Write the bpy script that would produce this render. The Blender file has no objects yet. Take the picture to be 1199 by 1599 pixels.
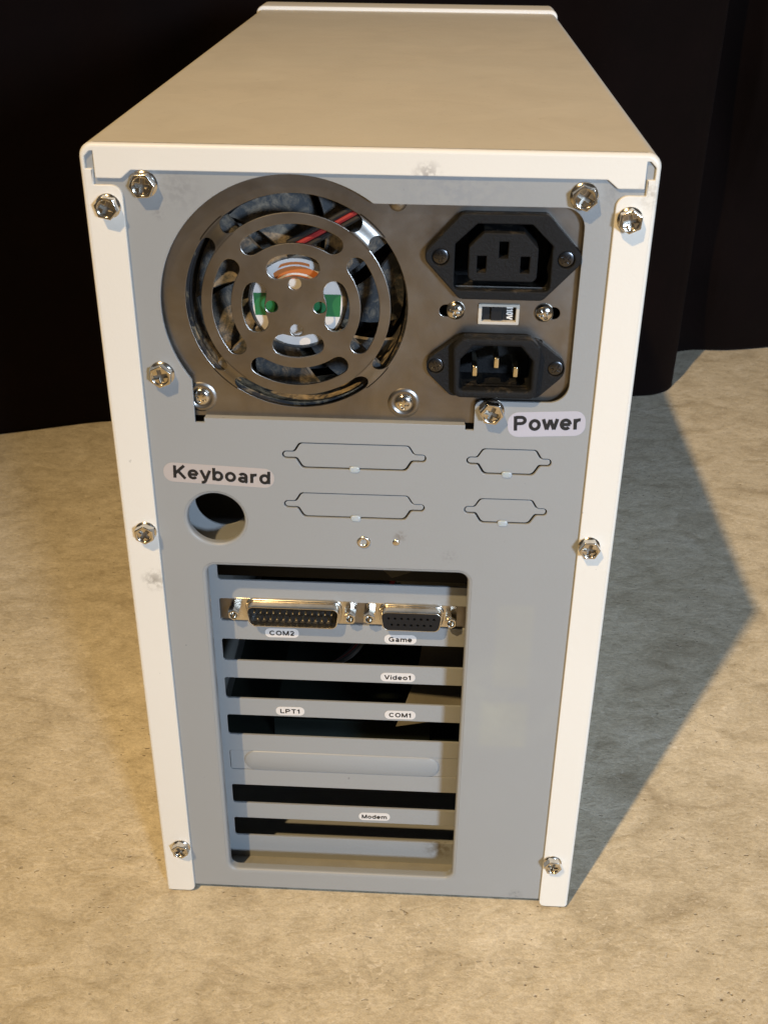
import bpy, math, random
from mathutils import Vector, Matrix, geometry, noise
random.seed(7)
scene = bpy.context.scene
COL = scene.collection
MM = 0.001

# ------------------------------------------------------------------ camera
cam_d = bpy.data.cameras.new('camera'); cam = bpy.data.objects.new('camera', cam_d); COL.objects.link(cam)
R_ = Vector((0.99878161, 0.04847263, 0.00925741))
D_ = Vector((0.03202655, -0.49396653, -0.86889088))
F_ = Vector((-0.03754458, 0.86812872, -0.4949171))
m = Matrix((R_, -D_, -F_)).transposed().to_4x4()
m.translation = Vector((0.02407, -0.39566, 0.44770))
cam.matrix_world = m
cam_d.sensor_fit = 'HORIZONTAL'; cam_d.sensor_width = 36.0
cam_d.lens = 36.0 * 1766.2 / 1199.0
cam_d.clip_start = 0.01; cam_d.clip_end = 100
cam_d.dof.use_dof = True; cam_d.dof.focus_distance = 0.52; cam_d.dof.aperture_fstop = 50
scene.camera = cam
# ------------------------------------------------------------------ light
world = bpy.data.worlds.new('World'); scene.world = world; world.use_nodes = True
bg = world.node_tree.nodes['Background']
bg.inputs['Color'].default_value = (0.060, 0.052, 0.044, 1); bg.inputs['Strength'].default_value = 1.0

def spot_lamp(name, pos, target, energy, color, radius, size, blend):
    d = bpy.data.lights.new(name, 'SPOT'); d.energy = energy; d.color = color; d.shadow_soft_size = radius
    d.spot_size = math.radians(size); d.spot_blend = blend
    o = bpy.data.objects.new(name, d); COL.objects.link(o); o.location = pos
    o.rotation_euler = (Vector(target) - Vector(pos)).to_track_quat('-Z', 'Y').to_euler()
spot_lamp('warm_ceiling_lamp', (-1.055, -1.976, 3.02), (0.34, -0.20, 0.0), 485, (1.0, 0.685, 0.325), 0.0375, 40, 1.0)
spot_lamp('cool_cone_light', (1.95, -3.6, 0.98), (0.25, 0.26, 0.20), 715, (0.615, 0.78, 1.0), 0.33, 17.2, 0.22)  # cool light from the right; narrow cone made up to keep the left floor dim
scene.render.engine = 'CYCLES'
scene.view_settings.view_transform = 'Standard'
scene.view_settings.look = 'None'
scene.view_settings.exposure = 0.0
scene.view_settings.gamma = 1.0

# ------------------------------------------------------------------ materials
def mat(name):
    M = bpy.data.materials.new(name); M.use_nodes = True
    nt = M.node_tree; b = nt.nodes['Principled BSDF']
    return M, nt, b
def N(nt, t, **kw):
    n = nt.nodes.new(t)
    for k, v in kw.items(): setattr(n, k, v)
    return n
def coords(nt, scale=(1, 1, 1)):
    tc = N(nt, 'ShaderNodeTexCoord'); mp = N(nt, 'ShaderNodeMapping'); mp.inputs['Scale'].default_value = scale
    nt.links.new(tc.outputs['Object'], mp.inputs['Vector']); return mp.outputs['Vector']
def nz(nt, vec, scale, detail=4, rough=0.55, dist=0):
    n = N(nt, 'ShaderNodeTexNoise'); n.inputs['Scale'].default_value = scale; n.inputs['Detail'].default_value = detail
    n.inputs['Roughness'].default_value = rough; n.inputs['Distortion'].default_value = dist
    nt.links.new(vec, n.inputs['Vector']); return n.outputs['Fac']
def ramp(nt, fac, stops):
    r = N(nt, 'ShaderNodeValToRGB'); e = r.color_ramp.elements
    while len(e) < len(stops): e.new(0.5)
    for el, (p, c) in zip(e, stops):
        el.position = p; el.color = (*c, 1) if len(c) == 3 else c
    nt.links.new(fac, r.inputs['Fac']); return r.outputs['Color']
def mixc(nt, fac, a, b, mode='MIX'):
    n = N(nt, 'ShaderNodeMix', data_type='RGBA', blend_type=mode)
    for sock, v in ((n.inputs['Factor'], fac), (n.inputs['A'], a), (n.inputs['B'], b)):
        if hasattr(v, 'is_linked') or isinstance(v, bpy.types.NodeSocket): nt.links.new(v, sock)
        elif isinstance(v, (int, float)): sock.default_value = v
        else: sock.default_value = (*v, 1)
    return n.outputs['Result']
def math_(nt, op, a, b=None):
    n = N(nt, 'ShaderNodeMath', operation=op)
    for i, v in enumerate((a, b)):
        if v is None: continue
        if isinstance(v, (int, float)): n.inputs[i].default_value = v
        else: nt.links.new(v, n.inputs[i])
    return n.outputs[0]
def bump(nt, b, h, strength, dist):
    n = N(nt, 'ShaderNodeBump'); n.inputs['Strength'].default_value = strength; n.inputs['Distance'].default_value = dist
    nt.links.new(h, n.inputs['Height']); nt.links.new(n.outputs['Normal'], b.inputs['Normal'])
W0, W1 = (0, 0, 0), (1, 1, 1)

def spot(nt, vec, c, r, soft=1.0):
    """mask: 1 near point c (metres), broken up by noise"""
    d = N(nt, 'ShaderNodeVectorMath', operation='DISTANCE'); nt.links.new(vec, d.inputs[0]); d.inputs[1].default_value = c
    mr = N(nt, 'ShaderNodeMapRange'); mr.inputs['From Min'].default_value = r; mr.inputs['From Max'].default_value = r * (1 - soft)
    nt.links.new(d.outputs['Value'], mr.inputs['Value']); return mr.outputs['Result']

def paint(name, col, rough, lit_top_tone=None, marks=(), patches=()):
    M, nt, b = mat(name); v = coords(nt)
    big = nz(nt, v, 9, 5); fine = nz(nt, v, 900, 2)
    c = mixc(nt, ramp(nt, big, [(0.35, W0), (0.7, W1)]), tuple(x * 0.965 for x in col), col)
    # tiny scuffs
    vs = coords(nt, (1.0, 1.0, 3.5)); sc = nz(nt, vs, 70, 6, 0.7)
    c = mixc(nt, math_(nt, 'MULTIPLY', ramp(nt, sc, [(0.70, W0), (0.76, W1)]), 0.35), c, tuple(x * 0.72 for x in col))
    speck = nz(nt, v, 260, 2, 0.5)
    c = mixc(nt, math_(nt, 'MULTIPLY', ramp(nt, speck, [(0.765, W0), (0.79, W1)]), 0.45), c, tuple(x * 0.35 for x in col))
    for (bx0, bx1, bz0, bz1, colr, amt) in patches:
        sx_ = N(nt, 'ShaderNodeSeparateXYZ'); nt.links.new(v, sx_.inputs[0]); msk = 1.0
        for out, lo, hi in (('X', bx0, bx1), ('Z', bz0, bz1)):
            for e0, e1 in ((lo, lo + 0.0025), (hi, hi - 0.0025)):
                mr_ = N(nt, 'ShaderNodeMapRange'); mr_.inputs['From Min'].default_value = e0; mr_.inputs['From Max'].default_value = e1
                nt.links.new(sx_.outputs[out], mr_.inputs['Value']); msk = math_(nt, 'MULTIPLY', mr_.outputs['Result'], msk)
        msk = math_(nt, 'MULTIPLY', msk, ramp(nt, nz(nt, v, 60, 4), [(0.3, (0.5,) * 3), (0.6, W1)]))
        c = mixc(nt, math_(nt, 'MULTIPLY', msk, amt), c, colr)
    for (p, r, colr, amt, brk) in marks:
        ms = math_(nt, 'MULTIPLY', spot(nt, v, p, r), ramp(nt, nz(nt, v, brk, 4, 0.6), [(0.42, W0), (0.58, W1)]))
        c = mixc(nt, math_(nt, 'MULTIPLY', ms, amt), c, colr)
    rr = N(nt, 'ShaderNodeMapRange'); rr.inputs['To Min'].default_value = rough - 0.06; rr.inputs['To Max'].default_value = rough + 0.1
    nt.links.new(nz(nt, v, 22, 6, 0.65), rr.inputs['Value']); nt.links.new(rr.outputs['Result'], b.inputs['Roughness'])
    if lit_top_tone:                                      # upward faces: top's light level put into the tone, plus dust grit and scratches
        g = N(nt, 'ShaderNodeNewGeometry'); sx = N(nt, 'ShaderNodeSeparateXYZ'); nt.links.new(g.outputs['Normal'], sx.inputs[0])
        up = ramp(nt, sx.outputs['Z'], [(0.80, W0), (0.995, W1)])
        dn = ramp(nt, nz(nt, v, 14, 7, 0.62, 0.3), [(0.3, (0.55,) * 3), (0.65, W1)])
        grit = ramp(nt, nz(nt, v, 420, 3, 0.6), [(0.66, W0), (0.72, W1)])
        dc = mixc(nt, ramp(nt, nz(nt, v, 30, 8, 0.7, 0.8), [(0.35, W0), (0.68, W1)]), tuple(x * 0.90 for x in lit_top_tone), lit_top_tone)
        dc = mixc(nt, math_(nt, 'MULTIPLY', grit, 0.35), dc, (0.42, 0.38, 0.31))
        scr = ramp(nt, nz(nt, coords(nt, (0.12, 1.6, 1)), 120, 3, 0.5, 0.4), [(0.70, W0), (0.73, W1)])
        dc = mixc(nt, math_(nt, 'MULTIPLY', scr, 0.40), dc, (0.82, 0.79, 0.72))
        c = mixc(nt, math_(nt, 'MULTIPLY', up, dn), c, dc)
    nt.links.new(c, b.inputs['Base Color'])
    bump(nt, b, fine, 0.10, 0.0004)
    return M
M_cream = paint('cream_paint', (0.722, 0.705, 0.65), 0.42, lit_top_tone=(0.74, 0.70, 0.625),
                marks=(((-0.0895, -0.001, 0.186), 0.0065, (0.22, 0.2, 0.17), 0.75, 330),
                       ((0.0205, -0.001, 0.3565), 0.006, (0.3, 0.28, 0.26), 0.8, 500),
                       ((0.0975, -0.001, 0.351), 0.006, (0.3, 0.26, 0.2), 0.5, 600)))
M_bez = paint('bezel_plastic', (0.78, 0.745, 0.68), 0.5)
M_grey = paint('blue_grey_paint', (0.285, 0.300, 0.308), 0.40,
               marks=(((0.0135, 0.0, 0.2105), 0.0035, (0.16, 0.14, 0.12), 0.85, 700),
                      ((0.058, 0.0, 0.125), 0.030, (0.40, 0.42, 0.37), 0.30, 25),
                      ((-0.066, 0.0, 0.349), 0.010, (0.2, 0.21, 0.22), 0.6, 420),
                      ((0.030, 0.0, 0.3535), 0.030, (0.22, 0.24, 0.27), 0.55, 260),
                      ((0.085, 0.0, 0.352), 0.008, (0.2, 0.21, 0.22), 0.55, 420),
                      ((-0.074, 0.0, 0.3405), 0.003, (0.18, 0.18, 0.19), 0.6, 800),
                      ((0.074, 0.0, 0.006), 0.004, (0.12, 0.13, 0.14), 0.8, 600),
                      ((0.034, 0.0, 0.202), 0.004, (0.2, 0.2, 0.2), 0.6, 800),
                      ((0.036, 0.016, 0.020), 0.010, (0.11, 0.09, 0.06), 0.8, 300)),
               patches=((0.050, 0.073, 0.100, 0.128, (0.34, 0.345, 0.29), 0.3), (0.054, 0.072, 0.134, 0.180, (0.33, 0.335, 0.295), 0.28)))
def metal(name, col, rough, smudge=0.0, tint=None, scale=35):
    M, nt, b = mat(name); v = coords(nt); b.inputs['Metallic'].default_value = 1.0
    s = nz(nt, v, scale, 6, 0.6, 0.4)
    c = mixc(nt, ramp(nt, s, [(0.3, W0), (0.72, W1)]), tint or tuple(x * 0.75 for x in col), col)
    nt.links.new(c, b.inputs['Base Color'])
    mr = N(nt, 'ShaderNodeMapRange'); mr.inputs['To Min'].default_value = rough - smudge; mr.inputs['To Max'].default_value = rough + smudge
    nt.links.new(nz(nt, v, scale * 1.7, 5, 0.65), mr.inputs['Value']); nt.links.new(mr.outputs['Result'], b.inputs['Roughness'])
    bump(nt, b, nz(nt, v, 700, 2), 0.04, 0.0003)
    return M
M_steel = metal('plated_steel', (0.32, 0.305, 0.285), 0.34, 0.12, (0.205, 0.185, 0.165))
M_screw = metal('screw_nickel', (0.80, 0.78, 0.74), 0.17, 0.05, (0.56, 0.52, 0.45), 300)
M_tin = metal('tinned_shell', (0.80, 0.775, 0.72), 0.24, 0.08, (0.56, 0.51, 0.43), 120)
M_pin = metal('pin_brass', (0.86, 0.80, 0.62), 0.2, 0.05)
def plain(name, col, rough=0.5, scale=60, amt=0.8, **kw):
    M, nt, b = mat(name); v = coords(nt)
    c = mixc(nt, ramp(nt, nz(nt, v, scale, 5, 0.6), [(0.3, W0), (0.7, W1)]), tuple(x * amt for x in col), col)
    nt.links.new(c, b.inputs['Base Color']); b.inputs['Roughness'].default_value = rough
    for k, x in kw.items(): b.inputs[k].default_value = x
    bump(nt, b, nz(nt, v, 800, 2), 0.08, 0.0003)
    return M
def dusty(name, base, dust, lo, hi, scale, rough=0.7, up=0.0):
    M, nt, b = mat(name); v = coords(nt)
    f = nz(nt, v, scale, 8, 0.68, 0.6)
    if up:
        g = N(nt, 'ShaderNodeNewGeometry'); sx = N(nt, 'ShaderNodeSeparateXYZ'); nt.links.new(g.outputs['Normal'], sx.inputs[0])
        f = math_(nt, 'ADD', f, math_(nt, 'MULTIPLY', sx.outputs['Z'], up))
    c = mixc(nt, ramp(nt, f, [(lo, W0), (hi, W1)]), base, dust)
    nt.links.new(c, b.inputs['Base Color']); b.inputs['Roughness'].default_value = rough
    bump(nt, b, nz(nt, v, 900, 6, 0.7), 0.6, 0.0008)
    return M
M_blk = dusty('black_plastic', (0.011, 0.0115, 0.0125), (0.11, 0.09, 0.065), 0.66, 0.98, 160, 0.55, 0.16); M_blk.node_tree.nodes['Principled BSDF'].inputs['Specular IOR Level'].default_value = 0.14
M_blk2 = plain('black_moulding', (0.012, 0.0125, 0.014), 0.5, **{'Specular IOR Level': 0.25})
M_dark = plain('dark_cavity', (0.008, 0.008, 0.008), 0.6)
M_fan = dusty('fan_plastic', (0.045, 0.05, 0.055), (0.30, 0.245, 0.175), 0.46, 0.76, 210, 0.8, 0.10)
M_duct = dusty('fan_frame_plastic', (0.02, 0.02, 0.022), (0.36, 0.28, 0.17), 0.52, 0.75, 170, 0.85, 0.16)
M_ivory = plain('ivory_plastic', (0.55, 0.52, 0.46), 0.4)
M_glue = plain('clear_nub', (0.66, 0.69, 0.72), 0.25, **{'Transmission Weight': 0.25, 'Subsurface Weight': 0.2})
M_lab_p = plain('label_lilac', (0.45, 0.45, 0.52), 0.30, 40, 0.95)
M_lab_k = plain('label_pinkish', (0.43, 0.395, 0.385), 0.38, 40, 0.95)
M_lab_s = plain('label_white', (0.66, 0.645, 0.63), 0.4, 40, 0.95)
M_ink = plain('black_ink', (0.008, 0.008, 0.009), 0.5)
M_inkw = plain('white_ink', (0.78, 0.78, 0.76), 0.5)
M_red = plain('red_insulation', (0.33, 0.025, 0.025), 0.45)
M_wblk = plain('black_insulation', (0.02, 0.02, 0.02), 0.4)
M_rib = plain('grey_ribbon', (0.16, 0.15, 0.12), 0.5)
M_in = plain('bare_chassis', (0.30, 0.30, 0.28), 0.5)
M_green = plain('green_print', (0.02, 0.17, 0.06), 0.4)
M_white = plain('white_sticker', (0.72, 0.70, 0.68), 0.35)
M_orange = plain('orange_print', (0.55, 0.17, 0.045), 0.35)
M_yel = dusty('yellow_card', (0.32, 0.24, 0.10), (0.08, 0.06, 0.03), 0.5, 0.7, 140)

def concrete():
    M, nt, b = mat('concrete'); v = coords(nt)
    # slight shear so trowel streaks run sideways
    vs = N(nt, 'ShaderNodeMapping'); vs.inputs['Rotation'].default_value = (0, 0, 0.35); vs.inputs['Scale'].default_value = (0.72, 1.0, 1)
    nt.links.new(v, vs.inputs['Vector']); vs = vs.outputs['Vector']
    a = nz(nt, v, 5.5, 6, 0.6, 0.4); p = nz(nt, vs, 30, 7, 0.58, 1.1); q = nz(nt, vs, 130, 6, 0.6, 0.3)
    c = ramp(nt, p, [(0.28, (0.48, 0.42, 0.315)), (0.45, (0.63, 0.57, 0.445)), (0.58, (0.68, 0.62, 0.495)), (0.75, (0.76, 0.705, 0.585))])
    c = mixc(nt, 0.55, c, ramp(nt, a, [(0.3, (0.80, 0.79, 0.77)), (0.5, (0.97, 0.97, 0.97)), (0.72, (1.08, 1.08, 1.09))]), 'MULTIPLY')
    c = mixc(nt, 0.6, c, ramp(nt, q, [(0.30, (0.74, 0.72, 0.68)), (0.5, W1), (0.68, (1.16, 1.16, 1.16))]), 'MULTIPLY')
    fine = nz(nt, vs, 520, 4, 0.7)
    c = mixc(nt, 0.45, c, ramp(nt, fine, [(0.32, (0.74, 0.72, 0.69)), (0.5, W1), (0.68, (1.2, 1.2, 1.2))]), 'MULTIPLY')
    gr = ramp(nt, nz(nt, v, 1100, 3, 0.7), [(0.36, (0.72, 0.70, 0.67)), (0.5, W1), (0.66, (1.22, 1.22, 1.22))])
    c = mixc(nt, 0.38, c, gr, 'MULTIPLY')
    # pale flecks
    fl = ramp(nt, nz(nt, vs, 190, 3, 0.6, 1.6), [(0.615, W0), (0.64, W1)])
    area = ramp(nt, nz(nt, v, 12, 3), [(0.4, (0.25,) * 3), (0.62, W1)])
    c = mixc(nt, math_(nt, 'MULTIPLY', math_(nt, 'MULTIPLY', fl, area), 0.6), c, (0.85, 0.79, 0.68))
    # pits
    pit = ramp(nt, nz(nt, vs, 400, 1, 0.5, 0.15), [(0.725, W0), (0.77, W1)])
    parea = ramp(nt, nz(nt, v, 17, 4, 0.6), [(0.46, (0.12,) * 3), (0.60, W1)])
    pm = math_(nt, 'MULTIPLY', pit, parea)
    c = mixc(nt, math_(nt, 'MULTIPLY', pm, 0.75), c, (0.16, 0.12, 0.08))
    # hairline cracks
    vo = N(nt, 'ShaderNodeTexVoronoi', feature='DISTANCE_TO_EDGE'); vo.inputs['Scale'].default_value = 3.4
    wv = N(nt, 'ShaderNodeVectorMath', operation='ADD'); nn = N(nt, 'ShaderNodeTexNoise'); nn.inputs['Scale'].default_value = 14; nn.inputs['Detail'].default_value = 6
    nt.links.new(v, nn.inputs['Vector']); sc = N(nt, 'ShaderNodeVectorMath', operation='SCALE'); sc.inputs['Scale'].default_value = 0.12
    nt.links.new(nn.outputs['Color'], sc.inputs[0]); nt.links.new(v, wv.inputs[0]); nt.links.new(sc.outputs[0], wv.inputs[1]); nt.links.new(wv.outputs[0], vo.inputs['Vector'])
    ck = ramp(nt, vo.outputs['Distance'], [(0.0, W1), (0.0035, W0)])
    ck = math_(nt, 'MULTIPLY', ck, ramp(nt, nz(nt, v, 9, 3), [(0.47, W0), (0.6, W1)]))
    c = mixc(nt, math_(nt, 'MULTIPLY', ck, 0.16), c, (0.17, 0.15, 0.12))
    nt.links.new(c, b.inputs['Base Color']); b.inputs['Roughness'].default_value = 0.72
    h = math_(nt, 'ADD', math_(nt, 'MULTIPLY', p, 0.5), math_(nt, 'MULTIPLY', q, 0.35))
    h = math_(nt, 'ADD', h, math_(nt, 'MULTIPLY', fine, 0.16)); h = math_(nt, 'SUBTRACT', h, math_(nt, 'MULTIPLY', pm, 0.8))
    bump(nt, b, h, 0.45, 0.003)
    return M
M_floor = concrete()
def velvet():
    M, nt, b = mat('dark_velvet'); v = coords(nt)
    c = mixc(nt, nz(nt, v, 20, 5), (0.0018, 0.0008, 0.0006), (0.0056, 0.0024, 0.0020))
    nt.links.new(c, b.inputs['Base Color']); b.inputs['Roughness'].default_value = 0.95
    b.inputs['Specular IOR Level'].default_value = 0.1
    b.inputs['Sheen Weight'].default_value = 0.018; b.inputs['Sheen Roughness'].default_value = 0.4
    b.inputs['Sheen Tint'].default_value = (0.9, 0.6, 0.55, 1)
    bump(nt, b, nz(nt, v, 1200, 3), 0.15, 0.0005)
    return M
M_velvet = velvet()

# ------------------------------------------------------------------ mesh helpers (all in millimetres)
def arc(cx, cz, r, a0, a1, n):
    return [(cx + r * math.cos(math.radians(a0 + (a1 - a0) * i / n)), cz + r * math.sin(math.radians(a0 + (a1 - a0) * i / n))) for i in range(n + 1)]
def circle(cx, cz, r, n=40): return arc(cx, cz, r, 0, 360 * (n - 1) / n, n - 1)
def fillet(pts, n=6):
    """pts: (x, z, radius) closed polygon -> rounded outline"""
    out = []; k = len(pts)
    for i in range(k):
        p0 = Vector(pts[i - 1][:2]); p = Vector(pts[i][:2]); p1 = Vector(pts[(i + 1) % k][:2]); r = pts[i][2]
        a = (p0 - p); b = (p1 - p); la, lb = a.length, b.length; a.normalize(); b.normalize()
        cosang = max(-1, min(1, a.dot(b))); ang = math.acos(cosang)
        if r <= 0 or ang > 3.1: out.append(tuple(p)); continue
        t = r / math.tan(ang / 2); t = min(t, la * 0.49, lb * 0.49); r2 = t * math.tan(ang / 2)
        c = p + (a + b).normalized() * (r2 / math.sin(ang / 2))
        s = p + a * t - c; e = p + b * t - c
        a0 = math.atan2(s.y, s.x); da = math.atan2(e.y, e.x) - a0
        while da > math.pi: da -= 2 * math.pi
        while da < -math.pi: da += 2 * math.pi
        for j in range(n + 1):
            th = a0 + da * j / n; out.append((c.x + r2 * math.cos(th), c.y + r2 * math.sin(th)))
    return out
def rrect(x0, z0, x1, z1, r, n=6): return fillet([(x0, z0, r), (x1, z0, r), (x1, z1, r), (x0, z1, r)], n)
def area2(l): return sum(l[i - 1][0] * l[i][1] - l[i][0] * l[i - 1][1] for i in range(len(l)))
def clean(l):
    o = [p for i, p in enumerate(l) if math.hypot(p[0] - l[i - 1][0], p[1] - l[i - 1][1]) > 1e-4]
    return o
def offset(l, d):
    """shift each vertex to the left of travel by d"""
    o = []; k = len(l)
    for i in range(k):
        a = Vector(l[i]) - Vector(l[i - 1]); b = Vector(l[(i + 1) % k]) - Vector(l[i]); a.normalize(); b.normalize()
        na = Vector((-a.y, a.x)); nb = Vector((-b.y, b.x)); s = na + nb
        if s.length < 1e-6: o.append(l[i]); continue
        s.normalize(); q = s.dot(na); s = s * (d / max(q, 0.4)); o.append((l[i][0] + s.x, l[i][1] + s.y))
    return o
class MB:
    def __init__(s): s.v = []; s.f = []
    def ring(s, loop, y): i = len(s.v); s.v += [(x, y, z) for x, z in loop]; return list(range(i, i + len(loop)))
    def bridge(s, a, b):
        k = len(a)
        for i in range(k): s.f.append((a[i - 1], a[i], b[i], b[i - 1]))
    def plate(s, loops, y0, y1, bev=0.0, back=True, seg=3):
        """y0 = face towards the viewer, y1 = far face; first loop outer, the others holes"""
        L = []
        for i, l in enumerate(loops):
            l = clean(l)
            if (area2(l) > 0) != (i == 0): l = l[::-1]
            L.append(l)
        fr = []; bk = []
        for l in L:
            rings = []
            if bev:
                for j in range(seg + 1):
                    a = math.pi / 2 * j / seg
                    rings.append(s.ring(offset(l, bev * (1 - math.sin(a))), y0 + bev * (1 - math.cos(a))))
            else: rings.append(s.ring(l, y0))
            rings.append(s.ring(l, y1))
            for a, b in zip(rings, rings[1:]): s.bridge(a, b)
            fr.append(rings[0]); bk.append(rings[-1])
        for caps, flip in ((fr, False),) + (((bk, True),) if back else ()):
            flat = [i for c in caps for i in c]
            L2 = [[(s.v[i][0], s.v[i][2]) for i in c] for c in caps]; want = abs(area2(L2[0])) - sum(abs(area2(l)) for l in L2[1:])
            best = None
            for k in range(14):                        # the tessellator can drop a triangle: retry with a tiny jitter until the area is right
                j = 0.0 if k == 0 else 0.0015 * k
                pts = [[Vector((x + random.uniform(-j, j), z + random.uniform(-j, j), 0)) for x, z in l] for l in L2]
                tr = geometry.tessellate_polygon(pts); fl2 = [p for l in L2 for p in l]
                got = sum(abs(area2([fl2[i] for i in t])) for t in tr); err = abs(got - want) / max(want, 1e-6)
                if best is None or err < best[0]: best = (err, tr)
                if err < 0.002: break
            tris = best[1]
            if best[0] > 0.002: print('CAP AREA MISMATCH', round(best[0], 4), len(caps), flip)
            for t in tris:
                t = [flat[i] for i in t]
                a, b, c = (s.v[i] for i in t)
                ccw = (b[0] - a[0]) * (c[2] - a[2]) - (c[0] - a[0]) * (b[2] - a[2]) > 0
                if ccw == flip: t = t[::-1]
                s.f.append(tuple(t))
        return s
    def box(s, x0, x1, y0, y1, z0, z1, bev=0.0):
        return s.plate([rrect(x0, z0, x1, z1, bev, 2) if bev else [(x0, z0), (x1, z0), (x1, z1), (x0, z1)]], y0, y1, bev)
    def lathe(s, cx, cz, prof, n=32):
        """prof: (radius, y) list, turned about the y axis"""
        rings = []
        for r, y in prof:
            if r < 1e-6: i = len(s.v); s.v.append((cx, y, cz)); rings.append([i] * n)
            else: rings.append(s.ring(circle(cx, cz, r, n), y))
        for a, b in zip(rings, rings[1:]):
            for i in range(n):
                f = []
                for q in (a[i - 1], a[i], b[i], b[i - 1]):
                    if q not in f: f.append(q)
                if len(f) > 2: s.f.append(tuple(f))
        return s
    def tube(s, path, r, n=8):
        path = [Vector(p) for p in path]; rings = []
        for i, p in enumerate(path):
            t = (path[min(i + 1, len(path) - 1)] - path[max(i - 1, 0)]).normalized()
            u = t.cross(Vector((0, 0, 1)));  u = u if u.length > 0.1 else t.cross(Vector((0, 1, 0))); u.normalize(); w = t.cross(u)
            k = len(s.v)
            for j in range(n):
                a = 2 * math.pi * j / n; q = p + u * (r * math.cos(a)) + w * (r * math.sin(a)); s.v.append(tuple(q))
            rings.append(list(range(k, k + n)))
        for a, b in zip(rings, rings[1:]): s.bridge(a, b)
        s.f.append(tuple(rings[0][::-1])); s.f.append(tuple(rings[-1])); return s
    def grid(s, fn, nu, nv):
        k = len(s.v)
        for i in range(nu + 1):
            for j in range(nv + 1): s.v.append(tuple(fn(i / nu, j / nv)))
        for i in range(nu):
            for j in range(nv):
                a = k + i * (nv + 1) + j; s.f.append((a, a + 1, a + nv + 2, a + nv + 1))
        return s
    def mesh(s, name, material, angle=38):
        me = bpy.data.meshes.new(name); me.from_pydata([(x * MM, y * MM, z * MM) for x, y, z in s.v], [], s.f)
        import bmesh
        bm = bmesh.new(); bm.from_mesh(me); bmesh.ops.remove_doubles(bm, verts=bm.verts, dist=2e-6)
        bmesh.ops.recalc_face_normals(bm, faces=bm.faces); thr = math.radians(angle)
        for e in bm.edges:
            if len(e.link_faces) != 2: e.smooth = angle >= 170; continue
            a, b = e.link_faces; an = a.normal.angle(b.normal, 0.0)
            cap = (abs(a.normal.y) > 0.9995) != (abs(b.normal.y) > 0.9995)
            e.smooth = angle >= 170 or not (an > thr or (cap and angle < 50))
        bm.to_mesh(me); bm.free()
        me.polygons.foreach_set('use_smooth', [True] * len(me.polygons))
        me.materials.append(material); me.update(); return me
    def obj(s, name, material, parent=None, angle=38): return link(name, s.mesh(name, material, angle), parent)
def link(name, me, parent=None, loc=None, rot=None):
    o = bpy.data.objects.new(name, me); COL.objects.link(o)
    if parent: o.parent = parent
    if loc: o.location = [c * MM for c in loc]
    if rot: o.rotation_euler = rot
    return o
def tag(o, label, cat): o['label'] = label; o['category'] = cat; return o

# ------------------------------------------------------------------ floor
FZ = -1.5
fl = MB(); k = 24
fl.grid(lambda u, w: (-4000 + 8000 * u, -3000 + 8000 * w, FZ), k, k)
f = fl.obj('floor', M_floor); f['kind'] = 'structure'

# ------------------------------------------------------------------ curtain
def catmull(P, per=16):
    out = []
    for i in range(len(P) - 1):
        p0, p1, p2, p3 = P[max(i - 1, 0)], P[i], P[i + 1], P[min(i + 2, len(P) - 1)]
        for j in range(per):
            t = j / per
            out.append(tuple(0.5 * (2 * b + (c - a) * t + (2 * a - 5 * b + 4 * c - d) * t * t + (-a + 3 * b - 3 * c + d) * t ** 3) for a, b, c, d in zip(p0, p1, p2, p3)))
    out.append(P[-1]); return out
cur = catmull([(-1050, 400), (-820, 452), (-700, 440), (-560, 478), (-470, 470), (-361, 512), (-272, 546), (-215, 536), (-160, 572), (-90, 560), (-30, 596), (40, 588), (100, 622), (160, 616),
               (205, 634), (246, 644), (266, 668), (262, 704), (268, 742), (300, 764), (345, 768), (400, 784), (445, 812), (500, 800), (560, 842), (640, 830), (720, 880), (840, 868), (960, 920)], 18)
NZ = 70; HT = 1150
cb = MB()
def cpt(i, j):
    x, y = cur[i]; t = j / NZ; z = FZ + 0.6 + HT * t ** 1.25
    zz = (z - FZ) / 1000
    amp = 7 + 9 * zz
    dy = amp * noise.noise((x * 0.011, zz * 2.2, 1.3)) * (0.35 + min(zz * 6, 1)) + 26 * zz * noise.noise((x * 0.006, zz * 1.1, 5.0))
    dx = 16 * zz * noise.noise((x * 0.008, zz * 1.6, 9.1))
    # slanting drape on the right-hand bunch
    s = max(0, min(1, (x - 255) / 60)) * max(0, 1 - abs(x - 330) / 190)
    dy += s * (22 * math.sin((x * 0.030) + zz * 26) * min(1, zz * 9) * max(0, 1 - zz / 0.7)) - s * 60 * min(1, zz * 4)
    # small bunching where the hem meets the floor
    hem = math.exp(-((zz - 0.045) / 0.022) ** 2)
    dy -= hem * (5 + 5 * noise.noise((x * 0.02, 3.0, 0)))
    return (x + dx, y + dy, z)
idx = {}
for i in range(len(cur)):
    for j in range(NZ + 1): idx[i, j] = len(cb.v); cb.v.append(cpt(i, j))
for i in range(len(cur) - 1):
    for j in range(NZ): cb.f.append((idx[i, j], idx[i + 1, j], idx[i + 1, j + 1], idx[i, j + 1]))
cu = cb.obj('curtain', M_velvet, angle=180)
so = cu.modifiers.new('thickness', 'SOLIDIFY'); so.thickness = 0.002; so.offset = 1
tag(cu, 'very dark brown velvet curtain hanging in folds to the floor behind the case', 'curtain')

# ------------------------------------------------------------------ computer case
CASE = bpy.data.objects.new('computer_case', None); COL.objects.link(CASE); CASE.empty_display_size = 0.05
tag(CASE, 'cream and blue-grey computer tower case seen from the back, standing on the concrete floor', 'computer case')
W, H, DEP = 100.0, 365.0, 423.0

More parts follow.
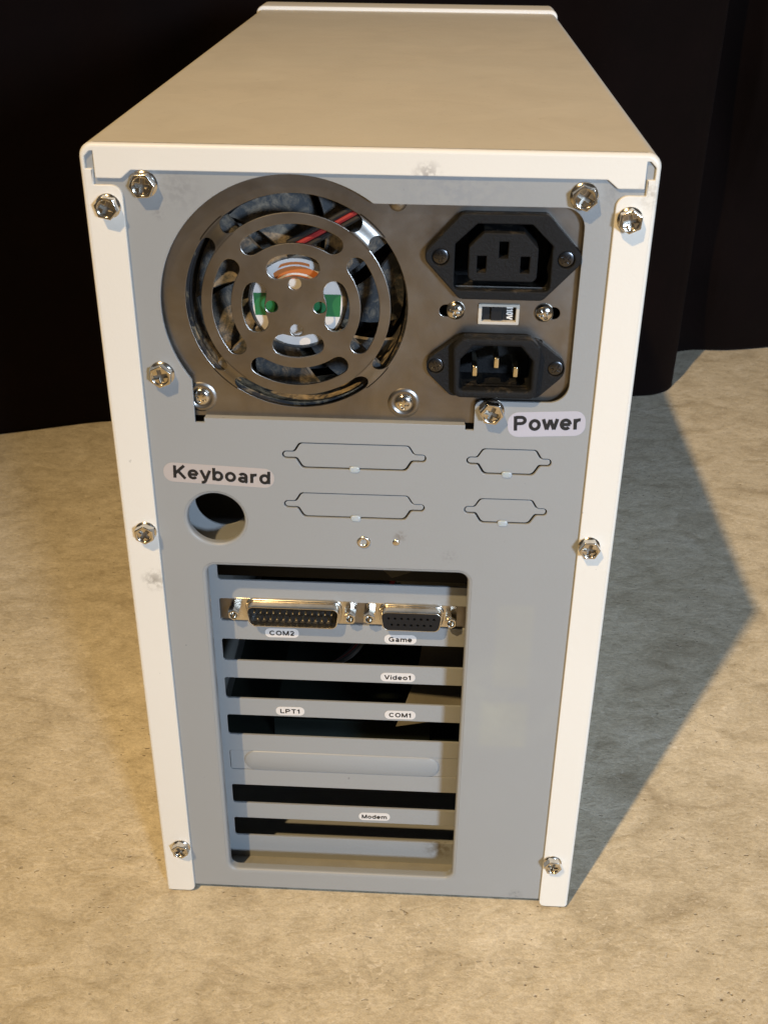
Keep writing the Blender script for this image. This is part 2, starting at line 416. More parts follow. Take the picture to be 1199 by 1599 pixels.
# cover: sides and top, one bent sheet
def u_profile(w, h, r):
    return [(-w, 0.0)] + arc(-w + r, h - r, r, 180, 90, 10) + arc(w - r, h - r, r, 90, 0, 10) + [(w, 0.0)]
cs = MB(); po = u_profile(W, H, 5.0); pi_ = u_profile(W - 1.1, H - 1.1, 3.9)[::-1]
cs.plate([po + pi_], 0.6, DEP)
cs.obj('cover_shell', M_cream, CASE, 30)
# cover flange facing the viewer: side strips and top flap with relief holes
def half(sg):
    l = [(82.3, 355.9, 1.5), (86.0, 352.9, 1.5), (95.0, 352.9, .3), (95.0, 362.2, .1), (96.2, 362.2, .9), (98.2, 360.2, 1.2), (98.2, 356.1, .2),
         (95.8, 356.1, .1), (95.8, 350.6, .3), (86.0, 350.6, 4.0), (86.0, 0.0, 3.0), (100.0, 0.0, 2.2)]
    return [(sg * x, z, r) for x, z, r in l]
prof = half(-1) + [(-100, 365, 5.0), (100, 365, 5.0)] + half(1)[::-1]
loop = clean(fillet(prof, 6))
if area2(loop) < 0: loop = loop[::-1]
def outer_pt(p): return abs(p[0]) > 99.4 or p[1] > 364.4 or (abs(p[0]) > 94.9 and p[1] > 362.4 and math.hypot(abs(p[0]) - 95, p[1] - 360) > 4.5)
fm = MB(); rings = []
full = offset(loop, 1.0)
for j in range(6):
    a = math.pi / 2 * j / 5; pts = []
    for p, q in zip(loop, full):
        b = 1.5 if outer_pt(p) else 0.35
        k = b * (1 - math.sin(a)); pts.append((p[0] + (q[0] - p[0]) * k, p[1] + (q[1] - p[1]) * k, -0.8 + b * (1 - math.cos(a))))
    i0 = len(fm.v); fm.v += [(x, y, z) for x, z, y in pts]; rings.append(list(range(i0, i0 + len(pts))))
i0 = len(fm.v); fm.v += [(p[0], (1.2 if outer_pt(p) else 0.9), p[1]) for p in loop]; rings.append(list(range(i0, i0 + len(loop))))
for a, b in zip(rings, rings[1:]): fm.bridge(a, b)
for t in geometry.tessellate_polygon([[Vector((fm.v[i][0], fm.v[i][2], 0)) for i in rings[0]]]): fm.f.append(tuple(rings[0][i] for i in t))
fm.obj('cover_flange', M_cream, CASE, 30)

# rear panel ----------------------------------------------------------------
PY = 0.4
def psu_outline(d=0.0):
    c = (-27.0, 306.0); r = 49.3 + d
    a0 = math.degrees(math.atan2(345.8 + d - c[1], math.sqrt(r * r - (345.8 + d - c[1]) ** 2)))
    a1 = 180 + math.degrees(math.acos((c[0] + 67.0 + d) / r))
    l = arc(c[0], c[1], r, a0, a1, 44)
    # go down the left side, along the bottom, then up and round the right
    l = l + [(-67.0 - d, 259.4 - d), (-63.4, 259.4 - d), (-63.4, 261.4 - d), (37.9, 261.4 - d), (37.9, 259.4 - d), (41.2 + d, 259.4 - d)]
    l += fillet([(41.2 + d, 262, 0), (41.2 + d, 271.8 - d, 2.6), (76.2 + d, 271.8 - d, 7.5), (76.2 + d, 345.8 + d, 7.5), (5, 345.8 + d, 0)], 8)
    return l
def dsub(cx, z0, ht, hb, ear, s=0.0, eh=1.75):
    """knock-out outline: D-sub body with screw ears; s shrinks it"""
    zt, zb, ze = z0 + 5.7 - s, z0 - 5.7 + s, z0 + 0.2; ht -= s; hb -= s; ear -= s; eh -= s
    r = 1.6
    half_ = [(ht - 0.8, zt, 2.0), (ht + 1.4, ze + eh, 1.5), (ear, ze + eh, eh), (ear, ze - eh, eh), (hb + 1.6, ze - eh, 1.5), (hb - 0.8, zb, 2.2)]
    return fillet([(cx - x, z, q) for x, z, q in half_[::-1]] + [(cx + x, z, q) for x, z, q in half_], 5)
KO = [(-5.1, 246.3, 22.4, 21.4, 28.4), (-5.1, 224.0, 22.4, 21.4, 28.4), (55.6, 246.1, 11.3, 10.6, 16.6), (55.6, 223.9, 11.3, 10.6, 16.6)]
def slot_open(d): return rrect(-67.4 - d, 15.2 - d, 42.2 + d, 193.4 + d, 4.2 + d, 8)
KB = (-61.7, 216.0, 11.7)
rp = MB()
rp.plate([[(-98.5, 3.6), (98.5, 3.6), (98.5, 362.5), (-98.5, 362.5)], psu_outline(), slot_open(1.6), circle(KB[0], KB[1], KB[2] + 1.3, 56)]
         + [dsub(*k_) for k_ in KO], PY, PY + 1.1, 0.18, seg=2)
# rolled lips round the slot opening and the keyboard hole
def lip(mb, fn, r, depth, seg=5):
    rs = []
    for j in range(seg + 1):
        a = math.pi / 2 * j / seg; rs.append(mb.ring(fn(r * (1 - math.sin(a))), PY + r * (1 - math.cos(a))))
    rs.append(mb.ring(fn(0), PY + depth)); rs.append(mb.ring(fn(0.9), PY + depth))
    for a, b in zip(rs, rs[1:]): mb.bridge(a, b)
lip(rp, slot_open, 1.6, 4.2); lip(rp, lambda d: circle(KB[0], KB[1], KB[2] + d, 56), 1.3, 3.0)
# tab bent in under the power supply
rp.grid(lambda u, w: (-63.2 + 100.9 * w, PY + 1.6 * (1 - math.cos(min(u, .8) * 1.9635)) + 1.55 * max(0, u - .8) / .2, 259.8 + 1.6 * math.sin(min(u, .8) * 1.9635)), 10, 1)
panel = rp.obj('rear_panel', M_grey, CASE, 32)
# chassis base tray under the panel
cbse = MB(); sec = [(0.7, 3.5), (5.2, FZ + 0.15), (6.0, FZ), (DEP, FZ), (DEP, 3.5)]
for x in (-97.6, 97.8): cbse.v += [(x, y, z) for y, z in sec]
n5 = len(sec); cbse.bridge(list(range(n5)), list(range(n5, 2 * n5))); cbse.f += [tuple(range(n5))[::-1], tuple(range(n5, 2 * n5))]
cbse.obj('chassis_base', M_grey, CASE)
# knock-out plates
for i, k_ in enumerate(KO):
    kp = MB().plate([dsub(*k_, s=0.55)], PY + 0.55, PY + 1.4, 0.15, seg=2).obj('knockout_plate', M_grey, CASE)
    tb = MB(); tx = (-4.9, -4.5, 55.1, 54.8)[i]
    def tabf(u, w, tx=tx, z=k_[1] - 5.6):
        a = u * math.pi; t = w * 2 * math.pi; q = lambda c: math.copysign(abs(c) ** 0.6, c)
        return (tx + 2.1 * q(math.sin(a) * math.cos(t)), PY + 0.1 + 0.65 * -math.cos(a), z + 1.45 * q(math.sin(a) * math.sin(t)))
    tb.grid(tabf, 10, 18).obj('tab', M_glue, kp, 180)

# inner panel with the expansion slots ---------------------------------------
IY = 16.0
TOP = [166.5 + 21.95 - 21.95 * i for i in range(8)]
slots = [rrect(-66.3 - 0.12 * i, t - 12.1, 60.0, t, 1.3, 4) for i, t in enumerate(TOP)]
ip = MB(); ip.plate([[(-84, 8.0), (64, 8.0), (64, 233), (-84, 233)], circle(KB[0], KB[1] , KB[2] , 56)] + slots, IY, IY + 1.0, 0.15, seg=2)
ip.obj('slot_panel', M_grey, CASE)
ld = MB(); ld.plate([[(-84, 7.0), (64, 7.0), (64, 8.2), (-84, 8.2)]], 1.6, IY - 0.02)   # ledge joining it to the outer panel
ld.obj('slot_ledge', M_in, CASE)

# blanking cover in one slot
sc_t = TOP[5]; oz = sc_t - 6.0
bl = MB(); bl.plate([rrect(-66.55, sc_t - 11.9, 52.0, sc_t - 0.25, 1.0)], IY + 0.3, IY + 0.9, 0.1); bl.plate([rrect(-70, sc_t - 14, 52.0, sc_t + 2, 1.0)], IY + 1.1, IY + 1.6)
blo = bl.obj('slot_cover', M_grey, CASE)
def stad(d): return rrect(-59.2 - d, oz - 5.4 - d, 33.4 + d, oz + 5.4 + d, 5.3 + d, 12)
em = MB(); ra = em.ring(stad(0.7), IY + 0.34); rb = em.ring(stad(0.35), IY - 0.25); rc = em.ring(stad(0.0), IY - 0.5)
em.bridge(ra, rb); em.bridge(rb, rc); em.f.append(tuple(rc)); em.obj('raised_panel', M_grey, blo, 60)

# port bracket with two connectors
bt = TOP[1]
br = MB(); br.plate([rrect(-66.2, bt - 13.0, 52, bt + 0.4, 0.8)], IY + 1.1, IY + 2.0, 0.1); br.obj('port_bracket', M_steel, CASE)
def dshape(cx, z, ht, hb, hh, r, d=0.0):
    return fillet([(cx - hb - d, z - hh - d, r + d), (cx + hb + d, z - hh - d, r + d), (cx + ht + d, z + hh + d, r + d), (cx - ht - d, z + hh + d, r + d)], 6)
def connector(name, cx, z, ht, hb, hh, male):
    m_ = MB(); y0 = 10.2
    m_.plate([rrect(cx - ht - 6.6, z - hh - 1.4, cx + ht + 6.6, z + hh + 1.2, 1.2)], IY - 0.2, IY + 1.0, 0.2)
    m_.plate([dshape(cx, z, ht, hb, hh, 2.4, 0.55), dshape(cx, z, ht, hb, hh, 2.4, 0)], y0, IY + 0.2, 0.2, seg=2)
    m_.plate([dshape(cx, z, ht, hb, hh, 2.4, 1.7), dshape(cx, z, ht, hb, hh, 2.4, 0.1)], IY - 1.6, IY, 0.7, seg=4)
    o = m_.obj(name, M_tin, CASE)
    n1, n2 = (13, 12) if male else (8, 7); pitch = 2.84 if male else 2.84
    pos = [(cx + (i - (n1 - 1) / 2) * pitch, z + 1.75) for i in range(n1)] + [(cx + (i - (n2 - 1) / 2) * pitch, z - 1.55) for i in range(n2)]
    if male:
        MB().plate([dshape(cx, z, ht, hb, hh, 2.4, -0.02)], IY - 0.6, IY + 0.4).obj('insulator', M_blk2, o)
        pin = MB().lathe(0, 0, [(0, -4.6), (0.28, -4.5), (0.5, -4.0), (0.5, 0.4)], 10).mesh('pin', M_pin)
        for x, zz in pos: link('pin', pin, o, (x, IY - 0.6, zz))
    else:
        MB().plate([dshape(cx, z, ht, hb, hh, 2.4, -0.05)] + [circle(x, zz, 0.62, 10) for x, zz in pos], y0 - 0.25, IY - 1, 0.12, seg=2).obj('insulator', M_blk2, o)
    return o
connector('serial_port', -33.1, 161.2, 20.2, 18.7, 4.7, True)
connector('game_port', 18.9, 161.2, 13.2, 11.8, 4.4, False)
so_m = MB(); hx = [(2.75 * math.cos(math.radians(60 * i + 30)), 2.75 * math.sin(math.radians(60 * i + 30))) for i in range(6)]
so_m.plate([hx, circle(0, 0, 1.45, 16)], -5.4, 0, 0.35, seg=2); so_m.lathe(0, 0, [(1.45, -5.0), (1.3, -2.5), (0, -2.4)], 16)
so_me = so_m.mesh('standoff', M_screw)
for x, zz in ((-59.3, 161.3), (-8.0, 161.6), (0.4, 161.7), (36.3, 161.0)): link('standoff', so_me, CASE, (x, IY - 0.2, zz))

# power supply face ------------------------------------------------------------
SY = 3.6
FC = (-26.4, 307.0)
oval = lambda cx, cz, hw, r: rrect(cx - hw, cz - r, cx + hw, cz + r, r * 0.98, 8)
pf = MB()
pf.plate([rrect(-80.5, 261.0, 79.5, 358, 2), circle(FC[0], FC[1], 41.2, 96), oval(29.8, 306.3, 3.4, 2.3), oval(67.2, 306.3, 3.4, 2.3),
          rrect(41.2, 302.2, 55.2, 308.9, .3), rrect(31.5, 276, 65, 296, 1), rrect(31, 316, 66, 341, 1)], SY, SY + 0.9, 0.15, seg=2)
# raised rims round the two fan-mount screws
for x, z in ((-64.6, 268.9), (13.9, 268.7)):
    pf.lathe(x, z, [(6.2, SY + 0.02), (5.6, SY - 0.35), (4.8, SY - 0.55), (4.2, SY - 0.4), (3.6, SY - 0.1), (0, SY - 0.1)], 36)
# stamped dimple on the top edge
pf.lathe(10.5, 345.6, [(3.2, SY + 0.02), (2.4, SY - 0.9), (1.2, SY - 1.3), (0, SY - 1.4)], 24)
pf.obj('power_supply_face', M_steel, CASE, 34)
# grille
GY = SY - 2.4
def aslot(r0, r1, mid, ha, n=14):
    rm, hw = (r0 + r1) / 2, (r1 - r0) / 2; P = lambda r, a: (FC[0] + r * math.cos(math.radians(a)), FC[1] + r * math.sin(math.radians(a)))
    l = [P(r1, mid - ha + 2 * ha * i / n) for i in range(n + 1)]
    c = P(rm, mid + ha); l += [(c[0] + hw * math.cos(math.radians(mid + ha + t)), c[1] + hw * math.sin(math.radians(mid + ha + t))) for t in range(22, 170, 22)]
    l += [P(r0, mid + ha - 2 * ha * i / n) for i in range(n + 1)]
    c = P(rm, mid - ha); l += [(c[0] + hw * math.cos(math.radians(mid - ha + t)), c[1] + hw * math.sin(math.radians(mid - ha + t))) for t in range(202, 350, 22)]
    return l
gr = MB()
hs = [aslot(11.5, 19.8, a, 20.5) for a in (2, 92, 182, 272)] + [aslot(24.0, 30.9, a, 33) for a in (2, 92, 182, 272)]
hs += [circle(FC[0] + 8.9 * math.cos(math.radians(a)), FC[1] + 8.9 * math.sin(math.radians(a)), 2.3, 20) for a in (0, 90, 180, 270)]
gr.plate([circle(FC[0], FC[1], 35.0, 120)] + hs, GY, GY + 0.8, 0.22, seg=2)
for a in (47, 137, 227, 317):
    def spoke(u, w, a=a, back=0.0):
        r = 34.6 + 7.2 * u; q = max(-2.999, min(2.999, r - 38.1)); cap = math.degrees(math.sqrt(9 - q * q) / r)
        h = 45 - (36.6 + cap); th = math.radians(a + h * (2 * w - 1)); s = min(1, max(0, (r - 35) / 6.2)); s = s * s * (3 - 2 * s)
        return (FC[0] + r * math.cos(th), GY + (SY - GY) * s + back, FC[1] + r * math.sin(th))
    gr.grid(spoke, 20, 8); gr.grid(lambda u, w: spoke(u, w, back=0.8), 20, 8)
    gr.grid(lambda u, w: spoke(u, 0, back=0.8 * w), 20, 1); gr.grid(lambda u, w: spoke(u, 1, back=0.8 * w), 20, 1)
gr.obj('fan_grille', M_steel, CASE, 34)

# fan behind the grille
FY = 6.5
def P3(r, a, y): return (FC[0] + r * math.cos(math.radians(a)), y, FC[1] + r * math.sin(math.radians(a)))
ff = MB(); ff.plate([rrect(FC[0] - 44, FC[1] - 43, FC[0] + 44, FC[1] + 43, 3), circle(FC[0], FC[1], 40.5, 64)], FY, FY + 2, 0.3)
ff.grid(lambda u, w: P3(40.5, 360 * w, FY + 0.2 + 26 * u), 6, 64)
ff.grid(lambda u, w: P3(40.5 * u, 360 * w, FY + 34), 2, 48)
fan = ff.obj('fan', M_duct, CASE)
hb_ = MB(); hb_.lathe(FC[0], FC[1], [(0, FY + 0.2), (17.6, FY + 0.2), (18.4, FY + 1.0), (18.4, FY + 5.5), (0, FY + 5.5)], 56); hb_.obj('motor_hub', M_fan, fan)
for a in (38, 132, 222, 318):
    st = MB()
    d = Vector((math.cos(math.radians(a)), math.sin(math.radians(a)))); n_ = Vector((-d.y, d.x))
    q = [Vector(FC) + d * 17 + n_ * 3.0, Vector(FC) + d * 17 - n_ * 3.0, Vector(FC) + d * 42 - n_ * 2.4, Vector(FC) + d * 42 + n_ * 2.4]
    st.plate([[tuple(p) for p in q]], FY + 1.2, FY + 4.4, 0.5); st.obj('strut', M_fan, fan)
bd = MB()
def blade(u, w):
    r = 18 + 21 * u; a = -22 + 44 * w + 20 * u; return (r * math.cos(math.radians(a)), 9.5 * (1 - w) + 1.2 * math.sin(w * 3.1), r * math.sin(math.radians(a)))
bd.grid(blade, 10, 10); bme = bd.mesh('blade', M_fan, 60)
for i in range(7):
    o = link('blade', bme, fan, (FC[0], FY + 7.5, FC[1]), (0, math.radians(51.43 * i + 14), 0))
    sm = o.modifiers.new('thickness', 'SOLIDIFY'); sm.thickness = 0.0012
cor = MB(); cor.lathe(FC[0], FC[1], [(0, FY + 7), (17.8, FY + 7), (18.0, FY + 20)], 48); cor.obj('rotor', M_fan, fan)
# round sticker on the hub: white disc, green band, orange print
sk = MB().lathe(FC[0], FC[1], [(0, FY - 0.02), (16.8, FY - 0.02), (16.8, FY + 0.25)], 56).obj('hub_sticker', M_white, fan)
def chord(z0, z1, y, r=16.7):
    l = []
    for z, rev in ((z0, 0), (z1, 1)):
        xs = math.sqrt(r * r - z * z); p = [(-xs, z), (xs, z)]; l += p[::-1] if rev else p
    return [(FC[0] + a, FC[1] + b) for a, b in l]
MB().plate([chord(-5.2, 3.4, 0)], FY - 0.10, FY - 0.03).obj('green_band', M_green, fan)
for r0, r1, a0, a1 in ((9.2, 10.6, 48, 132), (11.4, 13.9, 52, 128), (14.5, 15.5, 72, 112)):
    l = arc(FC[0], FC[1] , r1, a0, a1, 12) + arc(FC[0], FC[1], r0, a1 + 6, a0 - 2, 12)
    MB().plate([l], FY - 0.10, FY - 0.03).obj('orange_print', M_orange, fan)
# fan leads
for mtl, dx in ((M_red, 0.0), (M_wblk, 2.4), (M_wblk, -2.2)):
    pth = catmull([(FC[0] - 3, FY + 0.5, FC[1] + 20 - dx), (FC[0] + 8, FY - 0.3, FC[1] + 26.2 - dx), (FC[0] + 18, FY - 0.3, FC[1] + 32 - dx), (FC[0] + 28, FY - 0.3, FC[1] + 37.6 - dx), (FC[0] + 39, FY + 2, FC[1] + 42 - dx)], 6)
    MB().tube(pth, 1.05).obj('fan_lead', mtl, fan)
# dusty insulation card beside the fan, inside the supply
MB().grid(lambda u, w: (15 + 5 * u + 4 * math.sin(w * 3), 12 + 20 * u, 268 + 44 * w), 6, 8).obj('insulation_card', M_yel, CASE, 60)
# shell of the supply so that it is dark in there
sh = MB(); sh.plate([rrect(-80.4, 260.9, 79.4, 358.2, 2), rrect(-79.6, 263.6, 78.6, 357.4, 2)], SY + 0.5, 140); sh.box(-80, 79, 139, 140, 263, 358)
sh.obj('power_supply_shell', M_steel, CASE)

# screws -----------------------------------------------------------------------
def cross(a, b): return [(-b, -a), (b, -a), (b, -b), (a, -b), (a, b), (b, b), (b, a), (-b, a), (-b, b), (-a, b), (-a, -b), (-b, -b)]
M_recess = metal('recess_shadowed_steel', (0.25, 0.23, 0.2), 0.4, 0.05)
def hex_screw(name, rw, af, hgt):
    s = MB()
    s.lathe(0, 0, [(rw, 0), (rw, -0.45), (rw - 0.5, -0.95), (af * 0.9, -1.25)], 36)
    hexo = fillet([(af / math.cos(math.pi / 6) * math.cos(math.radians(60 * i + 12)), af / math.cos(math.pi / 6) * math.sin(math.radians(60 * i + 12)), 0.4) for i in range(6)], 2)
    s.plate([hexo, circle(0, 0, af * 0.76, 30)], -hgt, -0.9, 0.36, back=False)
    s.plate([circle(0, 0, af * 0.82, 30), cross(af * 0.66, af * 0.19)], -hgt + 0.75, -1.0, 0.18, back=False, seg=2)
    me = s.mesh(name, M_screw, 40); r_ = MB().lathe(0, 0, [(af * 0.8, -hgt + 1.9), (0, -hgt + 2.4)], 16); k = len(me.polygons)
    import bmesh
    bm = bmesh.new(); bm.from_mesh(me); vs = [bm.verts.new((x * MM, y * MM, z * MM)) for x, y, z in r_.v]
    for f_ in r_.f: bm.faces.new([vs[i] for i in f_]).material_index = 1
    bm.to_mesh(me); bm.free(); me.materials.append(M_recess); return me
hexA = hex_screw('screw', 4.9, 4.0, 4.0); hexB = hex_screw('screw', 4.45, 3.75, 4.0)
def pan_screw(name, r, h, m_=None):
    def fn(u, w):
        rr = r * math.sin(u * math.pi / 2); a = 2 * math.pi * w; x, z = rr * math.cos(a), rr * math.sin(a); y = -h * math.cos(u * math.pi / 2) ** 0.8
        ax, az = abs(x), abs(z); l, t = r * 0.60, r * 0.16
        if (ax < l and az < t) or (az < l and ax < t): y += h * 0.55
        return (x, y, z)
    return MB().grid(fn, 22, 64).mesh(name, m_ or M_screw, 50)
panA = pan_screw('screw', 3.5, 2.2); panB = pan_screw('screw', 3.4, 1.2); panC = pan_screw('screw', 3.0, 0.5, metal('dark_screw', (0.10, 0.10, 0.105), 0.25, 0.05))
def put(me, x, y, z, rot, parent=CASE): return link('screw', me, parent, (x, y, z), (0, math.radians(rot), 0))
for x, z, r in ((-78.3, 351.0, 8), (74.9, 350.0, 30), (-78.2, 279.6, -12), (47.6, 268.0, 20)): put(hexA, x, PY, z, r)
for x, z, r in ((-91.4, 343.3, 25), (91.2, 342.6, -14), (-90.7, 210.0, 40), (90.2, 209.6, 10), (-90.5, 30.3, -30), (90.2, 30.4, 17)): put(hexB, x, -0.8, z, r)
for x, z, r in ((32.4, 306.6, 12), (64.8, 306.5, -20)): put(panA, x, SY, z, r)
for x, z, r in ((-64.6, 268.9, 30), (13.9, 268.7, 5)): put(panB, x, SY - 0.15, z, r)
# rivets
rv = MB().lathe(-1.2, 207.4, [(2.8, PY), (2.7, PY - 0.4), (2.2, PY - 0.7), (1.5, PY - 0.5), (1.0, PY + 0.1), (0.9, PY + 1.0), (0, PY + 1.1)], 28); rv.obj('rivet', M_tin, CASE, 60)
rv = MB().lathe(12.0, 207.6, [(1.5, PY + 0.02), (1.3, PY - 0.25), (0.7, PY - 0.4), (0, PY - 0.42)], 20); rv.obj('rivet', M_tin, CASE, 60)

# power outlet (female) ----------------------------------------------------------
OC = (48.4, 327.8)
hexf = fillet([(OC[0] - 29.2, OC[1], 4.0), (OC[0] - 15, OC[1] - 15.6, 3), (OC[0] + 15, OC[1] - 15.6, 3), (OC[0] + 29.2, OC[1], 4.0), (OC[0] + 15, OC[1] + 15.6, 3), (OC[0] - 15, OC[1] + 15.6, 3)], 6)
rec = fillet([(OC[0] - 17.2, OC[1] - 12.2, 2.0), (OC[0] + 17.2, OC[1] - 12.2, 2.0), (OC[0] + 17.2, OC[1] + 4.6, 1.0), (OC[0] + 9.6, OC[1] + 12.0, 1.0), (OC[0] - 9.6, OC[1] + 12.0, 1.0), (OC[0] - 17.2, OC[1] + 4.6, 1.0)], 4)
ob = MB(); ob.plate([hexf, rec, circle(OC[0] - 22.3, OC[1] - .3, 3.05, 24), circle(OC[0] + 22.3, OC[1] - .3, 3.05, 24)], -0.6, SY + 0.6, 0.5)
ob.plate([offset(rec if area2(rec) < 0 else rec[::-1], 0.6), rec], SY, 18); ob.plate([offset(rec if area2(rec) < 0 else rec[::-1], 0.6)], 17.5, 18.5)
outlet = ob.obj('power_outlet', M_blk, CASE)
ins = fillet([(OC[0] - 12.3, OC[1] - 8.6, 2.2), (OC[0] + 12.3, OC[1] - 8.6, 2.2), (OC[0] + 12.3, OC[1] + 3.6, 1.2), (OC[0] + 7.2, OC[1] + 9.0, 1.2), (OC[0] - 7.2, OC[1] + 9.0, 1.2), (OC[0] - 12.3, OC[1] + 3.6, 1.2)], 4)
hole = lambda x, z: [(x - 1.6, z - 3.0), (x + 1.6, z - 3.0), (x + 1.6, z + 3.0), (x - 1.6, z + 3.0)]
MB().plate([ins, hole(OC[0], OC[1] + 2.9), hole(OC[0] - 7.6, OC[1] - 2.4), hole(OC[0] + 7.8, OC[1] - 2.4)], -0.9, 17.6, 0.5).obj('socket_insert', M_blk, outlet)
MB().plate([offset(ins if area2(ins) > 0 else ins[::-1], 0.8)], 9, 10).obj('socket_floor', M_dark, outlet)
for sx in (-22.3, 22.3): put(panC, OC[0] + sx, 0.6, OC[1] - .3, 20 + sx, outlet); MB().lathe(OC[0] + sx, OC[1] - .3, [(3.4, 1.2), (0, 1.2)], 20).obj('screw_seat', M_dark, outlet)
# power inlet (male) -----------------------------------------------------------
IC = (48.1, 285.9)
hexi = fillet([(IC[0] - 28.6, IC[1], 5.5), (IC[0] - 16.5, IC[1] - 12.2, 3), (IC[0] + 16.5, IC[1] - 12.2, 3), (IC[0] + 28.6, IC[1], 5.5), (IC[0] + 15.0, IC[1] + 10.8, 3), (IC[0] - 15.0, IC[1] + 10.8, 3)], 6)
hou = fillet([(IC[0] - 15.4, IC[1] - 11.3, 3.0), (IC[0] + 15.6, IC[1] - 11.3, 3.0), (IC[0] + 16.3, IC[1] + 8.6, 3), (IC[0] + 12.6, IC[1] + 12.6, 2.5), (IC[0] - 12.6, IC[1] + 12.6, 2.5), (IC[0] - 16.3, IC[1] + 8.6, 3)], 5)
hol = fillet([(IC[0] - 13.3, IC[1] - 8.2, 1.5), (IC[0] + 13.3, IC[1] - 8.2, 1.5), (IC[0] + 13.3, IC[1] + 4.0, 1.0), (IC[0] + 8.6, IC[1] + 9.5, 1.0), (IC[0] - 8.6, IC[1] + 9.5, 1.0), (IC[0] - 13.3, IC[1] + 4.0, 1.0)], 4)
ib = MB(); ib.plate([hexi, hol, circle(IC[0] - 22.4, IC[1] - .3, 3.0, 24), circle(IC[0] + 22.4, IC[1] - .3, 3.0, 24)], 0.4, SY + 0.4, 0.35)
ib.plate([hou, hol], -3.6, 1.5, 1.1, seg=4)
hr = hol if area2(hol) < 0 else hol[::-1]
ib.plate([offset(hr, 0.6), hol], SY, 15); ib.plate([offset(hr, 0.6)], 14.5, 15.5)
inlet = ib.obj('power_inlet', M_blk, CASE)
for x, z in ((-7.7, -1.6), (0.2, 1.9), (7.5, -1.6)): MB().box(IC[0] + x - 0.95, IC[0] + x + 0.95, -0.6, 14.6, IC[1] + z - 2.1, IC[1] + z + 2.1, 0.4).obj('pin', M_pin, inlet)
for sx in (-22.4, 22.4): put(panC, IC[0] + sx, 1.4, IC[1] - .3, 50 - sx, inlet); MB().lathe(IC[0] + sx, IC[1] - .3, [(3.3, 2.0), (0, 2.0)], 20).obj('screw_seat', M_dark, inlet)

# lettering ------------------------------------------------------------------------
def ell(cx, cy, rx, ry, a0, a1, n=22): return [(cx + rx * math.cos(math.radians(a0 + (a1 - a0) * i / n)), cy + ry * math.sin(math.radians(a0 + (a1 - a0) * i / n))) for i in range(n + 1)]
STEM = lambda x, h: [(x, 0.0), (x, h)]
GLYPH = {   # bold sans strokes: centre lines, cap height 1
    'K': (0.80, [STEM(.09, 1), [(.70, 1.02), (.12, .37)], [(.30, .58), (.76, -.02)]]),
    'e': (0.66, [[(.08, .36), (.60, .36)], ell(.33, .37, .255, .30, 0, 318)]),
    'y': (0.64, [[(.03, .76), (.32, .05)], [(.61, .76), (.31, -.10), (.25, -.19), (.17, -.215), (.07, -.215)]]),
    'b': (0.68, [STEM(.09, 1), ell(.35, .37, .25, .30, 0, 360)]),
    'd': (0.68, [STEM(.59, 1), ell(.33, .37, .25, .30, 0, 360)]),
    'o': (0.68, [ell(.34, .37, .26, .30, 0, 360)]),
    'a': (0.66, [ell(.32, .46, .205, .215, 155, 0, 14) + [(.525, .10), (.545, .04), (.60, .0)], ell(.315, .215, .215, .145, 20, 340)]),
    'r': (0.45, [STEM(.09, .74), ell(.35, .40, .26, .265, 180, 78, 10)]),
    'P': (0.76, [STEM(.09, 1), [(.09, .915), (.40, .915)] + ell(.42, .70, .235, .215, 80, -80, 14) + [(.40, .485), (.09, .485)]]),
    'w': (0.90, [[(.03, .76), (.235, .03)], [(.235, .03), (.45, .72)], [(.45, .72), (.665, .03)], [(.665, .03), (.87, .76)]]),
    'C': (0.84, [ell(.44, .5, .35, .425, 42, 318)]), 'O': (0.90, [ell(.45, .5, .36, .425, 0, 360)]),
    'M': (0.94, [STEM(.09, 1), [(.11, .98), (.47, .03)], [(.47, .03), (.83, .98)], STEM(.85, 1)]),
    '2': (0.66, [ell(.33, .68, .235, .24, 170, -32, 16) + [(.11, .09)], [(.06, .085), (.62, .085)]]),
    'G': (0.90, [ell(.44, .5, .35, .425, 42, 330), [(.50, .46), (.84, .46)], [(.78, .50), (.78, .0)]]),
    'm': (1.04, [STEM(.09, .74), ell(.305, .46, .215, .205, 180, 0, 12) + [(.52, 0)], ell(.735, .46, .215, .205, 180, 0, 12) + [(.95, 0)]]),
    'V': (0.78, [[(.05, 1.0), (.39, .05)], [(.39, .05), (.73, 1.0)]]), 'i': (0.20, [STEM(.10, .73), [(.10, .85), (.10, 1.0)]]),
    '1': (0.46, [[(.04, .72), (.20, .78), (.29, .95)], STEM(.31, 1)]), 'L': (0.66, [STEM(.09, 1), [(.09, .085), (.64, .085)]]),
    'T': (0.74, [[(.02, .915), (.72, .915)], STEM(.37, .93)]), '0': (0.66, [ell(.33, .5, .24, .42, 0, 360)])}
